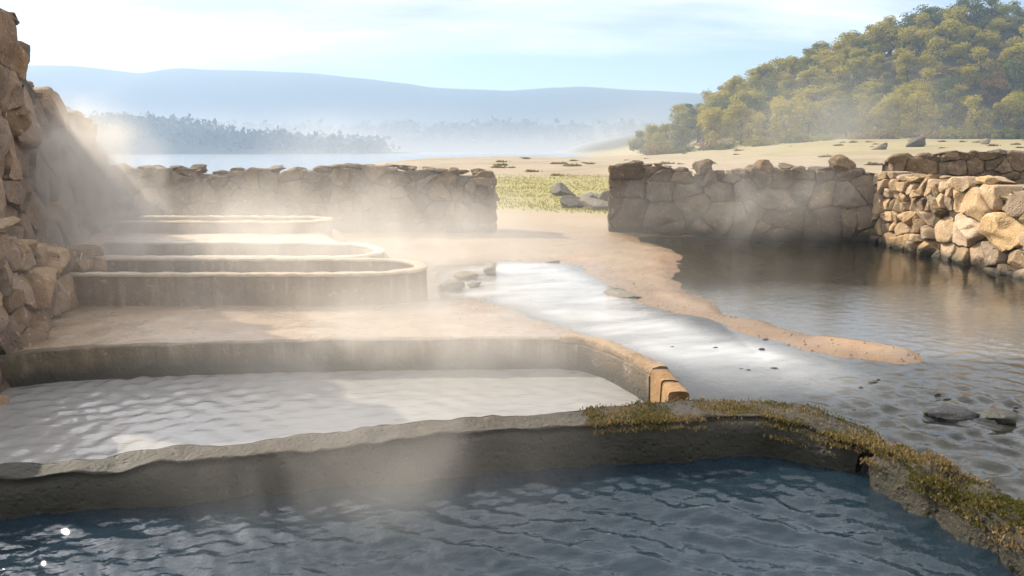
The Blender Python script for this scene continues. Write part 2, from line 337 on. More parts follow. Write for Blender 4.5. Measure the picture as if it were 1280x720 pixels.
def height(x, y, full=False):
    x = np.asarray(x, float); y = np.asarray(y, float)
    far = sst(18, 60, y)
    z = .012 * fbm(x * .9, y * .9, 0, 4) + .016 * fbm(x * 4, y * 4, 2.2, 4)
    # the plain beyond the walls: rises to the right, falls to the reservoir on the left
    side = (x - .12 * y - 2)
    z = z + far * (.0 + .032 * np.maximum(y - 30, 0) * sst(-5, 45, side) * (1 - .75 * sst(150, 320, y)))
    z = z - 2.6 * sst(0, -30, x + .0 * y + 10) * sst(16, 40, y) - 3.4 * sst(145, 185, y) * sst(40, 10, x - .05 * y)
    z = z + far * .30 * fbm(x * .06, y * .06, 1, 4)
    # wooded hill on the right
    hr = sst(29, 62, x) * 7.5 + sst(45, 100, x) * 13 + sst(85, 190, x) * 10
    z = z + hr * sst(132, 176, y + 6 * fbm(x * .03, 0 * x + 3, 0, 2)) * (1 - .5 * sst(190, 400, y))
    # earth bank held up by the right-hand wall
    bank = np.minimum(sst(6.55, 6.75, x), sst(15.3, 14.4, y)) * sst(20, 14, x)
    z = z + bank * (.92 + .05 * fbm(x * 1.5, y * 1.5, 4, 3)) * (y < 16)
    lbank = sst(-5.0, -5.3, x + .1 * 0) * sst(14.6, 14.0, y) * (y < 16)
    # terrace of the three raised tubs
    wob = .05 * fbm(x * 2.2, y * 2.2, 7, 3)
    d = sdf(TERR, x, y) + wob
    z = z + .27 * sst(.22, -.10, d)
    dS = sdf(STREAM, x, y) - .07 + .22 * fbm(x * 1.7, y * 1.7, 5, 5)
    dR = sdf(RPOOL, x, y) - .07 + .22 * fbm(x * 1.7, y * 1.7, 9, 5)
    # sand bar humps, banks
    carveS = sst(.4, -.4, dS); carveR = sst(.4, -.4, dR)
    deepS = .03 + .05 * sst(7.5, 4.8, y) * sst(1.2, 2.2, x) + .12 * sst(6, 3.5, y) * sst(2, 3, x)
    z = z - carveS * (ZS * -1 + deepS) - carveR * (.07 + .38 * sst(-.2, -1.5, dR))
    z = z + .02 * sst(.55, .0, np.abs(dS - .25)) * sst(1.4, 2.2, x) * sst(12, 8, y) * (y < 12) * (dS > 0) * (dR > 0)
    # tubs and the near pool
    masks = {}
    for P, zb, k in ((TUB1, -.55, 'a'), (TUB2, -.15, 'b'), (TUB3, -.1, 'b'), (TUB4, -.05, 'b'), (NEARW, -.14, 'w'), (POOL, -.75, 'd')):
        dd = sdf(P, x, y); f = sst(.07, .01, dd)
        z = z * (1 - f) + f * (zb + .02 * fbm(x * 3, y * 3, 3, 3)); masks[k] = np.maximum(masks.get(k, 0), f)
    if not full: return z
    near = sst(17, 14, y) * sst(9, 7, np.abs(x))
    deck = near * np.maximum(sst(.6, -.2, d), sst(8.5, 7.5, y) * sst(1.6, .6, x))
    puddle = np.zeros_like(z)
    at = dict(deck=deck,
              orange=near * sst(.9, .1, np.minimum(np.abs(dS), np.abs(dR))) * sst(-.2, .8, x) * (.55 + .9 * fbm(x * .8, y * .8, 6, 3)),
              grass=sst(18.5, 20.5, y + 1.5 * fbm(x * .4, y * .4, 8, 3)) * sst(52, 38, y + 6 * fbm(x * .2, y * .2, 2, 3)) * sst(30, 14, x) * .95 + .45 * sst(70, 90, y) * sst(10, 40, x),
              wood=sst(2.0, 5.0, hr * sst(130, 150, y)),
              damp=near * sst(ZS + .07, ZS + .015, z), bed=np.maximum(np.maximum(sst(.0, -.8, dR), masks['a']), np.maximum(masks['b'], sst(.0, -.5, dS) * sst(6.4, 4.8, y) * sst(1.6, 2.6, x))),
              deep=masks['d'], teal=sst(.1, -.5, dS) * sst(6.2, 4.9, y) * sst(1.7, 2.7, x), wet=near * np.maximum(.85 * sst(.8, .0, dS), np.maximum(.9 * deck, .8 * sst(.5, 0, dR))))
    return z, {k: np.clip(v, 0, 1) for k, v in at.items()}

# one ground sheet, fine where the baths are, coarse out to the horizon
def graded(lo, hi, fine, grow, end):
    a = list(np.arange(lo, hi, fine)); s = fine
    while a[-1] < end: s *= grow; a.append(a[-1] + s)
    return a
xs = graded(-6.6, 7.2, .055, 1.09, 3500); lo = [-6.6]; s = .055
while lo[-1] > -3500: s *= 1.09; lo.append(lo[-1] - s)
xs = np.array(sorted(set(lo[1:] + list(xs))))
ys = np.array(graded(1.0, 14.6, .055, 1.045, 3600)); lo = [1.0]; s = .06
while lo[-1] > -60: s *= 1.3; lo.append(lo[-1] - s)
ys = np.array(sorted(set(lo[1:] + list(ys))))
X, Y = np.meshgrid(xs, ys); Z, AT = height(X, Y, True)
Z = np.where(Y < 1.1, .0, Z)
nx, ny = len(xs), len(ys)
idx = np.arange(nx * ny).reshape(ny, nx)
me = bpy.data.meshes.new('ground')
me.vertices.add(nx * ny); me.vertices.foreach_set('co', np.stack([X, Y, Z], -1).astype(np.float32).ravel())
quads = np.stack([idx[:-1, :-1], idx[:-1, 1:], idx[1:, 1:], idx[1:, :-1]], -1).reshape(-1, 4)
me.loops.add(quads.size); me.loops.foreach_set('vertex_index', quads.ravel().astype(np.int32))
me.polygons.add(len(quads)); me.polygons.foreach_set('loop_start', np.arange(0, quads.size, 4, dtype=np.int32))
me.polygons.foreach_set('loop_total', np.full(len(quads), 4, np.int32)); me.polygons.foreach_set('use_smooth', np.ones(len(quads), bool))
me.update(calc_edges=True)
for k, v in AT.items():
    me.attributes.new(k, 'FLOAT', 'POINT').data.foreach_set('value', v.astype(np.float32).ravel())
me.materials.append(M['ground'])
tag(link(bpy.data.objects.new('ground', me)), 'sandy ground with grass patches around the baths', kind='structure')

# ------------------------------------------------------------------ water
_wr = np.random.RandomState(5)
def waves(x, y, amp, lam, n=14, spread=.9, ang=R(80), sharp=0.0):
    z = 0
    for i in range(n):
        l = lam * (.45 + 1.3 * _wr.rand()); th = ang + spread * (_wr.rand() * 2 - 1); ph = _wr.rand() * 6.28
        q = 3.0 * fbm(x * 1.1, y * 1.1, i * 3.1, 2)
        sn = np.sin(2 * math.pi * (x * math.cos(th) + y * math.sin(th)) / l + ph + q)
        z = z + amp * (l / lam) ** 1.1 * (sn if not sharp else 1.6 * (np.exp(sharp * (sn - 1)) - .4))
    return z / math.sqrt(n)
def water(name, poly, z, step, wavef, mat, label, grow=0.0, keep=None, painted_glare=None):
    P = np.array(poly); x0, y0 = P.min(0) - grow; x1, y1 = P.max(0) + grow
    gx = np.arange(x0, x1 + step, step); gy = np.arange(y0, y1 + step, step)
    GX, GY = np.meshgrid(gx, gy); D = sdf(poly, GX, GY)
    ok = D < grow
    if keep is not None: ok &= keep(GX, GY)
    GZ = z + wavef(GX, GY)
    n = len(gx); I = np.arange(GX.size).reshape(GX.shape)
    q = np.stack([I[:-1, :-1], I[:-1, 1:], I[1:, 1:], I[1:, :-1]], -1).reshape(-1, 4)
    q = q[ok.ravel()[q].all(1)]
    used = np.unique(q); mp = np.zeros(GX.size, int); mp[used] = np.arange(len(used))
    V = np.stack([GX.ravel(), GY.ravel(), GZ.ravel()], -1)[used]
    o = mesh(name, V, mp[q], M[mat])
    if painted_glare is not None: o.data.attributes.new('painted_glare', 'FLOAT', 'POINT').data.foreach_set('value', np.clip(painted_glare(V[:, 0], V[:, 1]), 0, 1).astype(np.float32))
    return tag(o, label, kind='structure')
water('pool_water', POOL, -.18, .022, lambda x, y: waves(x, y, .0062, .13, 14, .7, R(64), 1.8) + waves(x, y, .0028, .06, 12, 1.1, R(70), 1.5) + waves(x, y, .006, .42, 6), 'pool_water', 'dark rippled water of the nearest pool', .05)
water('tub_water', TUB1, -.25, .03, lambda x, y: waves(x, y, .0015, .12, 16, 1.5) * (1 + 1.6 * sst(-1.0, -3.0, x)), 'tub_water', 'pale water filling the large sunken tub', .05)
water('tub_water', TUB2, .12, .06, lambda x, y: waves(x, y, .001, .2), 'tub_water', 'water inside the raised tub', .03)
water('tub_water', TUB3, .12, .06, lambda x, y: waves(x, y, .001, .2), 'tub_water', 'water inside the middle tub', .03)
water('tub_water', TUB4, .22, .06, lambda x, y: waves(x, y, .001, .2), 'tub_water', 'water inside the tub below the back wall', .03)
BOTH = [(-1.6, 11.6), (1.2, 11.6), (2.0, 14.4), (7.0, 14.4), (7.0, 1.1), (2.3, 1.1), (2.18, 3.4), (2.03, 3.8), (1.98, 4.1), (1.95, 4.45), (1.3, 4.7), (1.1, 4.7), (1.12, 5.3), (.95, 5.75), (.6, 6.25), (0, 7.2), (-.6, 7.9), (-1.0, 8.0), (-1.2, 9.0)]
def painted_glare(x, y):                                   # bright sky reflection painted as white water colour, fading towards the deeper pool
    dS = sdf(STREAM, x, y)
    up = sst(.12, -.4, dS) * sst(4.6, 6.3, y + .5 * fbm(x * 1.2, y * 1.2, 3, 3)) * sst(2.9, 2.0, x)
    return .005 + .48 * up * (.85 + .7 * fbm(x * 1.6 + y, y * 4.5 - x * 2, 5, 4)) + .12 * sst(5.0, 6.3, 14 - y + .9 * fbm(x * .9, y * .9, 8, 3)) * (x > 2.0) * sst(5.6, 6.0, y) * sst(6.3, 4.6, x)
def swave(x, y):
    fall = sst(7, 4.5, y) * sst(1.5, 2.6, x)
    k = .0010 * sst(10.5, 7, y) + .016 * fall * (.6 + .8 * sst(5.4, 4.6, y)) + .0006 * sst(2.2, 3.2, x)
    bow = np.exp(-((x - 2.95) ** 2 + (y - 4.45) ** 2) / .12)
    return k * waves(x, y, .62, .14, 18, 1.2, R(65), 1.5) + .010 * bow * np.sin(((x - 2.9) * 14 - (y - 4.5) * 20))
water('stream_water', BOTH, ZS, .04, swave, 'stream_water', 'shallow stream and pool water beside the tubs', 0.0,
      keep=lambda x, y: height(x, y) < ZS + .05, painted_glare=painted_glare)
Vr = [(-3400, 14.9 * 2, -2.2), (-6, 30, -2.2), (0, 120, -2.2), (60, 300, -2.2), (2500, 900, -2.2), (3400, 3500, -2.2), (-3400, 3500, -2.2)]
tag(mesh('reservoir', Vr, [tuple(range(len(Vr)))], M['reservoir'], smooth=False), 'calm reservoir beyond the sandy shore', kind='structure')
# ------------------------------------------------------------------ rocks and stones
def rock_mesh(name, seed, mat, sub=3, planes=15, rough=.075):
    bm = bmesh.new(); bmesh.ops.create_icosphere(bm, subdivisions=sub + 1, radius=1)
    r = np.random.RandomState(seed); V = np.array([v.co[:] for v in bm.verts])
    for _ in range(planes):
        n = r.normal(size=3); n /= np.linalg.norm(n); d = .5 + .28 * r.rand()
        k = V @ n - d; V = V - np.where(k > 0, k * .97, 0)[:, None] * n
    for ax in range(3): V[:, ax] += rough * 2 * fbm(V[:, 0] * 2.3 + seed + ax * 11, V[:, 1] * 2.3, V[:, 2] * 2.3 + 3, 4)
    for v, c in zip(bm.verts, V): v.co = c
    for f in bm.faces: f.smooth = True
    me = bpy.data.meshes.new(name); bm.to_mesh(me); bm.free(); me.materials.append(M[mat]); return me
ROCKS = {m: [rock_mesh('rock', 10 * i + 3, m) for i in range(6)] for m in ('stone_grey', 'stone_ruin', 'stone', 'field_rock', 'dark_rock')}
def rock(name, mat, loc, scale, rot=None, parent=None):
    o = bpy.data.objects.new(name, random.choice(ROCKS[mat])); o.location = loc
    o.scale = scale if hasattr(scale, '__len__') else (scale,) * 3
    o.rotation_euler = rot if rot is not None else (random.uniform(-.4, .4), random.uniform(-.4, .4), random.uniform(0, 6.28))
    return link(o, parent)
def clip(poly, nx_, ny_, d):
    out = []
    for i in range(len(poly)):
        a, b = poly[i], poly[(i + 1) % len(poly)]
        da, db = a[0] * nx_ + a[1] * ny_ - d, b[0] * nx_ + b[1] * ny_ - d
        if da <= 0: out.append(a)
        if (da < 0) != (db < 0) and abs(da - db) > 1e-9:
            f = da / (da - db); out.append((a[0] + (b[0] - a[0]) * f, a[1] + (b[1] - a[1]) * f))
    return out
def rubble(parent, o0, o1, base, hfun, cw, ch, mat, proud=.05, depth=.22, gap=.010, extra=(), seed=1, setback=lambda u, v: 0.0, jit=.34, lean=0.0):
    """individual stones fitted into a wall face running o0 -> o1 (face normal to the right of that direction)"""
    r = np.random.RandomState(seed)
    o0 = np.array(o0, float); o1 = np.array(o1, float); L = np.linalg.norm(o1 - o0); u_ = (o1 - o0) / L; nrm = np.array([u_[1], -u_[0]])
    hmax = max(hfun(L * i / 40) for i in range(41))
    seeds = []; row = 0; v = base + ch * .4
    while v < base + hmax + ch * 2:
        u = -cw * (.5 + .5 * (row % 2)); 
        while u < L + cw:
            seeds.append((u + r.uniform(-jit, jit) * cw, v + r.uniform(-jit, jit) * ch)); u += cw * r.uniform(.75, 1.3)
        v += ch * r.uniform(.85, 1.15); row += 1
    for (eu, ev, er) in extra: seeds = [s_ for s_ in seeds if (s_[0] - eu) ** 2 + (s_[1] - ev) ** 2 > (er * 1.35) ** 2] + [(eu, ev)]
    more = []
    for (su, sv) in seeds:
        if extra and min((su - e[0]) ** 2 + (sv - e[1]) ** 2 for e in extra) < .01: more.append((su, sv)); continue
        q_ = r.rand()
        if q_ < .30: more += [(su - cw * r.uniform(.15, .28), sv + ch * r.uniform(-.2, .2)), (su + cw * r.uniform(.15, .28), sv + ch * r.uniform(-.2, .2))]
        elif q_ < .45: more += [(su - cw * .2, sv - ch * .22), (su + cw * .22, sv - ch * .15), (su + cw * r.uniform(-.1, .1), sv + ch * .25)]
        elif q_ > .12 + .76: continue
        else: more.append((su, sv))
    seeds = more; KV = 1.35
    S = np.array(seeds); made = []
    for i, (su, sv) in enumerate(seeds):
        if not (-cw * .2 < su < L + cw * .2): continue
        top = base + hfun(min(max(su, 0), L))
        if sv > top + ch * .15: continue
        lim = top + r.uniform(-.05, .22) * ch
        poly = [(max(0, su - 3 * cw), max(base, sv - 3 * ch)), (min(L, su + 3 * cw), max(base, sv - 3 * ch)), (min(L, su + 3 * cw), lim), (max(0, su - 3 * cw), lim)]
        d2 = (S[:, 0] - su) ** 2 + ((S[:, 1] - sv) * KV) ** 2
        for j in np.argsort(d2)[1:26]:
            nx_, ny_ = S[j, 0] - su, (S[j, 1] - sv) * KV * KV; mx, my = (S[j, 0] + su) / 2, (S[j, 1] + sv) / 2
            poly = clip(poly, nx_, ny_, nx_ * mx + ny_ * my)
            if len(poly) < 3: break
        if len(poly) < 3: continue
        P = np.array(poly); c = P.mean(0); sz = np.linalg.norm(P - c, axis=1).max()
        if sz < .05: continue
        P = resample(P, max(.04, sz * .24), True); P = smoothpath(P, 1, True)
        c = P.mean(0); Q = P - c; rad = np.linalg.norm(Q, axis=1, keepdims=True)
        Q = Q * np.maximum(.4, (1 - gap / np.maximum(rad, .02))); n = len(Q)
        b = proud * r.uniform(.9, 1.9) * min(1.5, .5 + sz / cw); tu, tv = r.uniform(-.24, .24, 2)
        rings = [(1.0, -depth), (1.0, -.02), (.97, b * .45), (.90, b * .85), (.72, b), (.48, b), (.22, b)]
        V = []
        for (s_, w) in rings:
            for q in Q: V.append((q[0] * s_, q[1] * s_, w + (tu * q[0] + tv * q[1]) * (w > -.1)))
        V.append((0, 0, b)); V = np.array(V)
        nf = 3.2 / max(sz, .1)
        for ax in range(3):
            a = fbm(V[:, 0] * nf + i * 3.7 + ax * 13, V[:, 1] * nf + i, V[:, 2] * nf, 3)
            V[:, ax] += a * (.14 if ax < 2 else .18) * sz * (V[:, 2] > -.1)
        for _ in range(4):                              # fractured facets
            ax_, ay_ = r.normal(size=2) * .38; lim_ = b * r.uniform(.55, 1.0) + ax_ * V[:, 0] + ay_ * V[:, 1]
            V[:, 2] = np.where(V[:, 2] > .0, np.minimum(V[:, 2], np.maximum(lim_, .002)), V[:, 2])
        F = []
        for k in range(len(rings) - 1):
            for j in range(n):
                j2 = (j + 1) % n; F.append((k * n + j, k * n + j2, (k + 1) * n + j2, (k + 1) * n + j))
        k = len(rings) - 1; F += [(k * n + j, k * n + (j + 1) % n, (k + 1) * n) for j in range(n)]
        sb = setback(c[0], c[1]) + r.uniform(-.6, .6) * proud
        W = np.zeros_like(V); W[:, :2] = V[:, :1] * u_ + V[:, 2:3] * nrm; W[:, 2] = V[:, 1]
        ctr = (*(o0 + u_ * c[0] - nrm * sb), c[1])
        so = mesh('stone', W, F, M[mat], None, True, ctr)
        so.parent = parent; so.location = Vector(ctr) - parent.location
        made.append(so)
    return made
def core(parent, o0, o1, base, hfun, thick, mat='core', inset=.03, drop=.06, setback=lambda u: 0.0):
    o0 = np.array(o0, float); o1 = np.array(o1, float); L = np.linalg.norm(o1 - o0); u_ = (o1 - o0) / L; nrm = np.array([u_[1], -u_[0]])
    n = max(8, int(L / .15)); V = []; F = []; rows = 7
    for i in range(n + 1):
        u = L * i / n; h = hfun(u) - drop
        uu = min(max(u, .04), L - .04)
        for j in range(rows + 1): V.append((*(o0 + u_ * uu - nrm * (inset + setback(u))), base + h * j / rows))
        for j in range(rows + 1): V.append((*(o0 + u_ * uu - nrm * (thick + setback(u))), base + h * (1 - j / rows)))
    V = np.array(V); m = 2 * (rows + 1)
    for ax in range(3): V[:, ax] += .05 * fbm(V[:, 0] * 2.5 + ax * 9, V[:, 1] * 2.5, V[:, 2] * 2.5, 3)
    for i in range(n):
        for j in range(m - 1): F.append((i * m + j, (i + 1) * m + j, (i + 1) * m + j + 1, i * m + j + 1))
    F.append(tuple(range(m - 1, -1, -1))); F.append(tuple(n * m + j for j in range(m)))
    o = mesh('core', V - np.array(parent.location), F, M[mat], parent); return o
def caps(parent, o0, o1, base, hfun, mat, step, size, thick, name='capstone', rows=2, skip=lambda u: False):
    o0 = np.array(o0, float); o1 = np.array(o1, float); L = np.linalg.norm(o1 - o0); u_ = (o1 - o0) / L; nrm = np.array([u_[1], -u_[0]])
    for k in range(rows):
        u = random.uniform(0, step)
        while u < L:
            if skip(u): u += step; continue
            s = size * random.uniform(.65, 1.3)
            p = o0 + u_ * u - nrm * (thick * (k + .35) / rows + random.uniform(-.04, .04))
            z = base + hfun(u) - .02 + random.uniform(-.04, .05)
            o = rock(name, mat, Vector((p[0], p[1], z)) - parent.location, (s * random.uniform(1, 1.6), s * random.uniform(.8, 1.2), s * random.uniform(.3, .6)), (random.uniform(-.2, .2), random.uniform(-.2, .2), math.atan2(u_[1], u_[0]) + random.uniform(-.5, .5)), parent)
            u += step * random.uniform(.5, 1.1)

def hp(pts):
    xs_ = [p[0] for p in pts]; ys_ = [p[1] for p in pts]
    return lambda u: float(np.interp(u, xs_, ys_))
def wob(h, a, f, s=0): return lambda u: h(u) + a * float(fbm(u * f + s, s * 1.7, 0, 3))

# back wall, left of the gap
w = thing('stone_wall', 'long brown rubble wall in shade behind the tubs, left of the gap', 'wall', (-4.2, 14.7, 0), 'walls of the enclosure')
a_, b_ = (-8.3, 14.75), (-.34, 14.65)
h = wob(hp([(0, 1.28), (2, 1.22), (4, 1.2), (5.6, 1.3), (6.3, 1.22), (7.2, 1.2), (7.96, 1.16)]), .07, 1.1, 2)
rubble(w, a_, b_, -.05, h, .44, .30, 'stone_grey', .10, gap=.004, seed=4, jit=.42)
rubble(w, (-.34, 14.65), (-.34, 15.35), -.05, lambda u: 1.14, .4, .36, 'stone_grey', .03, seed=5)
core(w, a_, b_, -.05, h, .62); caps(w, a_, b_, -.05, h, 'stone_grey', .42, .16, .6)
# back wall, right of the gap
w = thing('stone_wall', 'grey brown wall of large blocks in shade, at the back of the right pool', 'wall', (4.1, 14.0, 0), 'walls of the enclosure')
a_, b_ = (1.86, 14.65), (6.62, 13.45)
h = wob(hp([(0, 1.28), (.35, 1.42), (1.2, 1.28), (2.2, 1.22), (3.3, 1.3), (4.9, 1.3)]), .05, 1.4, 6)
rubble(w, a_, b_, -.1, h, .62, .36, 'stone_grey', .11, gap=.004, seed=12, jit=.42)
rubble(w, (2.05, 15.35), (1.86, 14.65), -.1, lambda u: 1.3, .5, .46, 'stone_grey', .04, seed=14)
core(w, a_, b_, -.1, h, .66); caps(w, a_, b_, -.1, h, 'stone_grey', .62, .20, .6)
for (x, y, z, s) in ((3.55, 14.3, 1.24, .24), (4.6, 14.1, 1.26, .24), (5.9, 13.75, 1.27, .25)):
    rock('capstone', 'stone_grey', Vector((x, y, z)) - w.location, (s * 1.3, s, s * .85), None, w)
# right wall, sunlit
w = thing('stone_wall', 'sunlit ochre dry stone wall rising from the right pool', 'wall', (6.5, 11, 0), 'walls of the enclosure')
a_, b_ = (6.40, 13.5), (6.62, 8.0)
h = wob(hp([(0, 1.16), (1.2, 1.16), (2.4, 1.15), (3.05, 1.14), (3.25, 1.0), (5.5, 1.05)]), .03, 2, 3)
rubble(w, a_, b_, -.32, lambda u: h(u) + .32, .37, .25, 'stone', .085, .3, .009, extra=[(3.55, .50, .36), (2.75, .86, .22), (2.2, .47, .2)], seed=23, jit=.4)
core(w, a_, b_, -.32, lambda u: h(u) + .30, .5); caps(w, a_, b_, -.3, lambda u: h(u) + .29, 'stone', .42, .14, .45, rows=2)
# dark wall behind it
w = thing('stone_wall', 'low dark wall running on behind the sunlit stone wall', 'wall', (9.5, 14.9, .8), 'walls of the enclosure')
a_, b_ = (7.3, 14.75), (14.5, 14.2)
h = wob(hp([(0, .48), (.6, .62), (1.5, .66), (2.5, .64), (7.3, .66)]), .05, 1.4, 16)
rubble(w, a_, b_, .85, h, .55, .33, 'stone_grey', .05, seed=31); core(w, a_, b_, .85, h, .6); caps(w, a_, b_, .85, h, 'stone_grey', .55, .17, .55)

# tall ruin on the left and the low rubble wall at its foot
w = thing('ruined_wall', 'tall crumbling brown ruin with stepped broken top, left of the tubs', 'ruin', (-5.7, 9.5, 0))
b_, a_ = (-7.05, 13.35), (-4.35, 5.0)
Lr = math.hypot(2.7, 8.35)
def yh(pts): return hp(sorted(((y - 5.0) / 8.35 * Lr, z) for y, z in pts))
h = wob(yh([(13.35, 1.35), (13.0, 1.62), (12.7, 1.98), (12.4, 2.06), (11.6, 2.08), (11.0, 2.1), (10.5, 2.26), (10.0, 2.36), (9.6, 2.42), (9.4, 2.5), (9.25, 2.75), (9.0, 2.98), (8.6, 3.2), (8.2, 3.4), (8.0, 3.4), (7.75, 2.4), (7.4, 1.7), (6.3, 1.2), (5.0, 1.1)]), .05, 1.6, 9)
rubble(w, a_, b_, 0, h, .62, .44, 'stone_ruin', .07, .3, .004, seed=41, setback=lambda u, v: .0, jit=.45)
core(w, a_, b_, 0, h, 1.1, inset=.04, setback=lambda u: .0, drop=.10); caps(w, a_, b_, 0, lambda u: h(u) - .10, 'stone_ruin', .45, .2, 1.0, rows=2, skip=lambda u: h(u) > 2.6)
rubble(w, (-7.05, 13.35), (-8.1, 13.0), 0, lambda u: 1.5, .5, .4, 'stone_ruin', .05, seed=43)
w = thing('rubble_wall', 'low warm brown rubble wall at the foot of the tall ruin', 'wall', (-4.0, 6.5, 0))
b_, a_ = (-4.75, 8.55), (-3.55, 4.1)
h = wob(hp([(0, 1.0), (1.4, .98), (2.0, .90), (3.0, .70), (4.0, .56), (4.6, .48)]), .05, 1.9, 21)
rubble(w, a_, b_, -.5, lambda u: h(u) + .5, .40, .34, 'stone_ruin', .09, .3, .006, seed=52, setback=lambda u, v: .10 * v, jit=.42)
core(w, a_, b_, -.5, lambda u: h(u) + .47, .8, inset=.08, setback=lambda u: .05)
caps(w, a_, b_, -.5, lambda u: h(u) + .46, 'stone_ruin', .42, .17, .75, rows=2)
rock('ledge_stone', 'stone', Vector((-4.1, 6.1, 1.0)) - w.location, (.42, .13, .035), (0, -.1, 1.85), w)

# ------------------------------------------------------------------ tubs
def tub(label, poly, wall, z0, ztop, mat, left_open, group, rim=.028, rimmat='rim', out=.5):
    c = np.array(poly).mean(0)
    t_ = thing('stone_tub', label, 'tub', (float(c[0]), float(c[1]), max(z0, 0)), group)
    off = smoothpath(poly, 2, False)
    # wall centreline sits half a thickness outside the basin outline
    n = len(off); P = []
    T = np.gradient(off, axis=0); T /= np.linalg.norm(T, axis=1)[:, None]
    N = np.stack([T[:, 1], -T[:, 0]], 1); C = off + N * wall / 2
    V, F = ribbon(C, wall, z0, ztop - rim, .012, .010, 5, step=.08, seed=ztop * 9)
    o = mesh('basin_wall', V - np.array(t_.location), F, M[mat], t_)
    V, F = ribbon(C, wall + .012, ztop - rim, ztop, .012, .009, 11, step=.06, seed=3 + ztop)
    mesh('rim', V - np.array(t_.location), F, M[rimmat], t_)
    return t_
tub('raised cement tub with round end and tall front, nearest of the three small tubs', TUB2, .13, -.25, .33, 'cement', True, 'small tubs on the terrace')
tub('middle small tub with round end, sunk between two wet ledges', TUB3, .12, -.2, .31, 'cement', True, 'small tubs on the terrace', rimmat='rim')
tub('farthest small tub below the long back wall', TUB4, .12, -.1, .46, 'cement', True, 'small tubs on the terrace')
# the large sunken tub
t1 = thing('stone_tub', 'large sunken tub of pale water with tan stone rim at its round end', 'tub', (-1.5, 5.2, 0))
path = smoothpath([(-4.05, 5.72), (-3.5, 6.01), (-1.6, 6.23), (.40, 6.30)], 2)
V, F = ribbon(path, .11, -.55, .012, .012, .010, 5, step=.07); mesh('basin_wall', V - np.array(t1.location), F, M['tub_wall'], t1)
curve = smoothpath([(.40, 6.30), (.62, 6.24), (.80, 6.02), (.98, 5.62), (1.06, 5.34)], 2)
V, F = ribbon(curve, .13, -.55, -.03, .01, .008, 5, step=.05); mesh('basin_wall', V - np.array(t1.location), F, M['tub_wall'], t1)
V, F = ribbon([(p[0] + .02, p[1] + .01) for p in curve], .125, -.03, .025, .02, .014, 10, step=.04); mesh('rim', V - np.array(t1.location), F, M['rim_tan'], t1)
for pth in ([(1.075, 5.32), (1.10, 5.07)], [(1.105, 5.045), (1.10, 4.80)]):
    V, F = ribbon(pth, .14, -.5, .02 if pth[0][1] > 5.1 else .015, .025, .008, 8, step=.04); mesh('rim_stone', V - np.array(t1.location), F, M['brick'], t1)
# wall between the large tub and the near pool
cl = [(-4.3, 3.12, .75), (-3.5, 3.33, .75), (-2.6, 3.55, .75), (-1.05, 3.92, .85), (.2, 4.21, .95), (.9, 4.36, 1.1), (1.4, 4.42, 1.2), (1.68, 4.36, 1.18), (1.84, 4.25, 1.12), (1.92, 4.13, 1.0), (1.96, 4.03, .7), (1.97, 3.99, .3)]
pw = thing('pool_wall', 'thick damp curving wall with mossy rounded end along the near pool', 'wall', (-1, 4, -.7))
V, F = ribbon(smoothpath(cl, 2), .36, -.7, .03, .08, .020, 5.5, step=.03, toprows=8, siderows=8, zvar=lambda x, y: .02 * fbm(x * 1.3, y * 1.3, 4, 3) - .04 * sst(-.3, -2.6, x) - .05 * sst(1.75, 2.0, x))
mesh('wall_body', V - np.array(pw.location), F, M['wet_wall'], pw)
pw_top = V
# mossy kerb blocks on the right of the near pool
kerbs = []
for lab, pth, wd, zt in (('long kerb block with green and orange moss on top, beside the near pool', [(1.99, 3.85, .55), (2.05, 3.74, .9), (2.17, 3.46, 1.1), (2.27, 3.13, 1.05)], .27, .0),
                         ('short mossy kerb block following the long one along the near pool', [(2.29, 3.07, .9), (2.33, 2.8, 1.05), (2.34, 2.3, 1)], .40, .01)):
    k = thing('kerb_block', lab, 'kerb', (pth[1][0], pth[1][1], -.7), 'kerb blocks of the near pool')
    V, F = ribbon(smoothpath(pth, 2), wd, -.7, zt, .06, .04, 8, step=.025, toprows=8, siderows=8, zvar=lambda x, y: .03 * fbm(x * 2, y * 2, 8, 3))
    mesh('block_body', V - np.array(k.location), F, M['wet_wall'], k); kerbs.append((k, V))
def tufts(parent, Vsrc, dens, mats, keep, name='moss', size=.0075, seed=2):
    r = np.random.RandomState(seed); P = Vsrc[keep(Vsrc)]
    for mi, mat in enumerate(mats):
        V = []; F = []
        for p in P:
            pn = fbm(p[0] * 5 + mi * 9, p[1] * 5, 0, 3)
            for q in range(dens):
                if r.rand() > .40 + 1.9 * pn: continue
                c = p + r.normal(size=3) * (.02, .02, .004)
                for bl in range(2):
                    an = r.uniform(0, 6.28); s = size * r.uniform(.5, 1.5); w_ = s * .5
                    dx, dy = math.cos(an) * w_, math.sin(an) * w_; lx, ly = r.normal(size=2) * s * .6
                    i = len(V); V += [(c[0] - dx, c[1] - dy, c[2] - .004), (c[0] + dx, c[1] + dy, c[2] - .004), (c[0] + lx, c[1] + ly, c[2] + s * 1.2)]; F.append((i, i + 1, i + 2))
        if F: tag(mesh(name, np.array(V) - np.array(parent.location), F, M[mat], parent, False), kind='stuff')
tufts(pw, pw_top, 22, ['moss', 'dry_moss'], lambda v: (v[:, 2] > -.02 - .05 * (v[:, 0] > 1.2)) & (v[:, 0] > .45), seed=3)
for i, (k, V) in enumerate(kerbs): tufts(k, V, 30, ['moss', 'dry_moss'], lambda v: v[:, 2] > -.075, seed=6 + i)

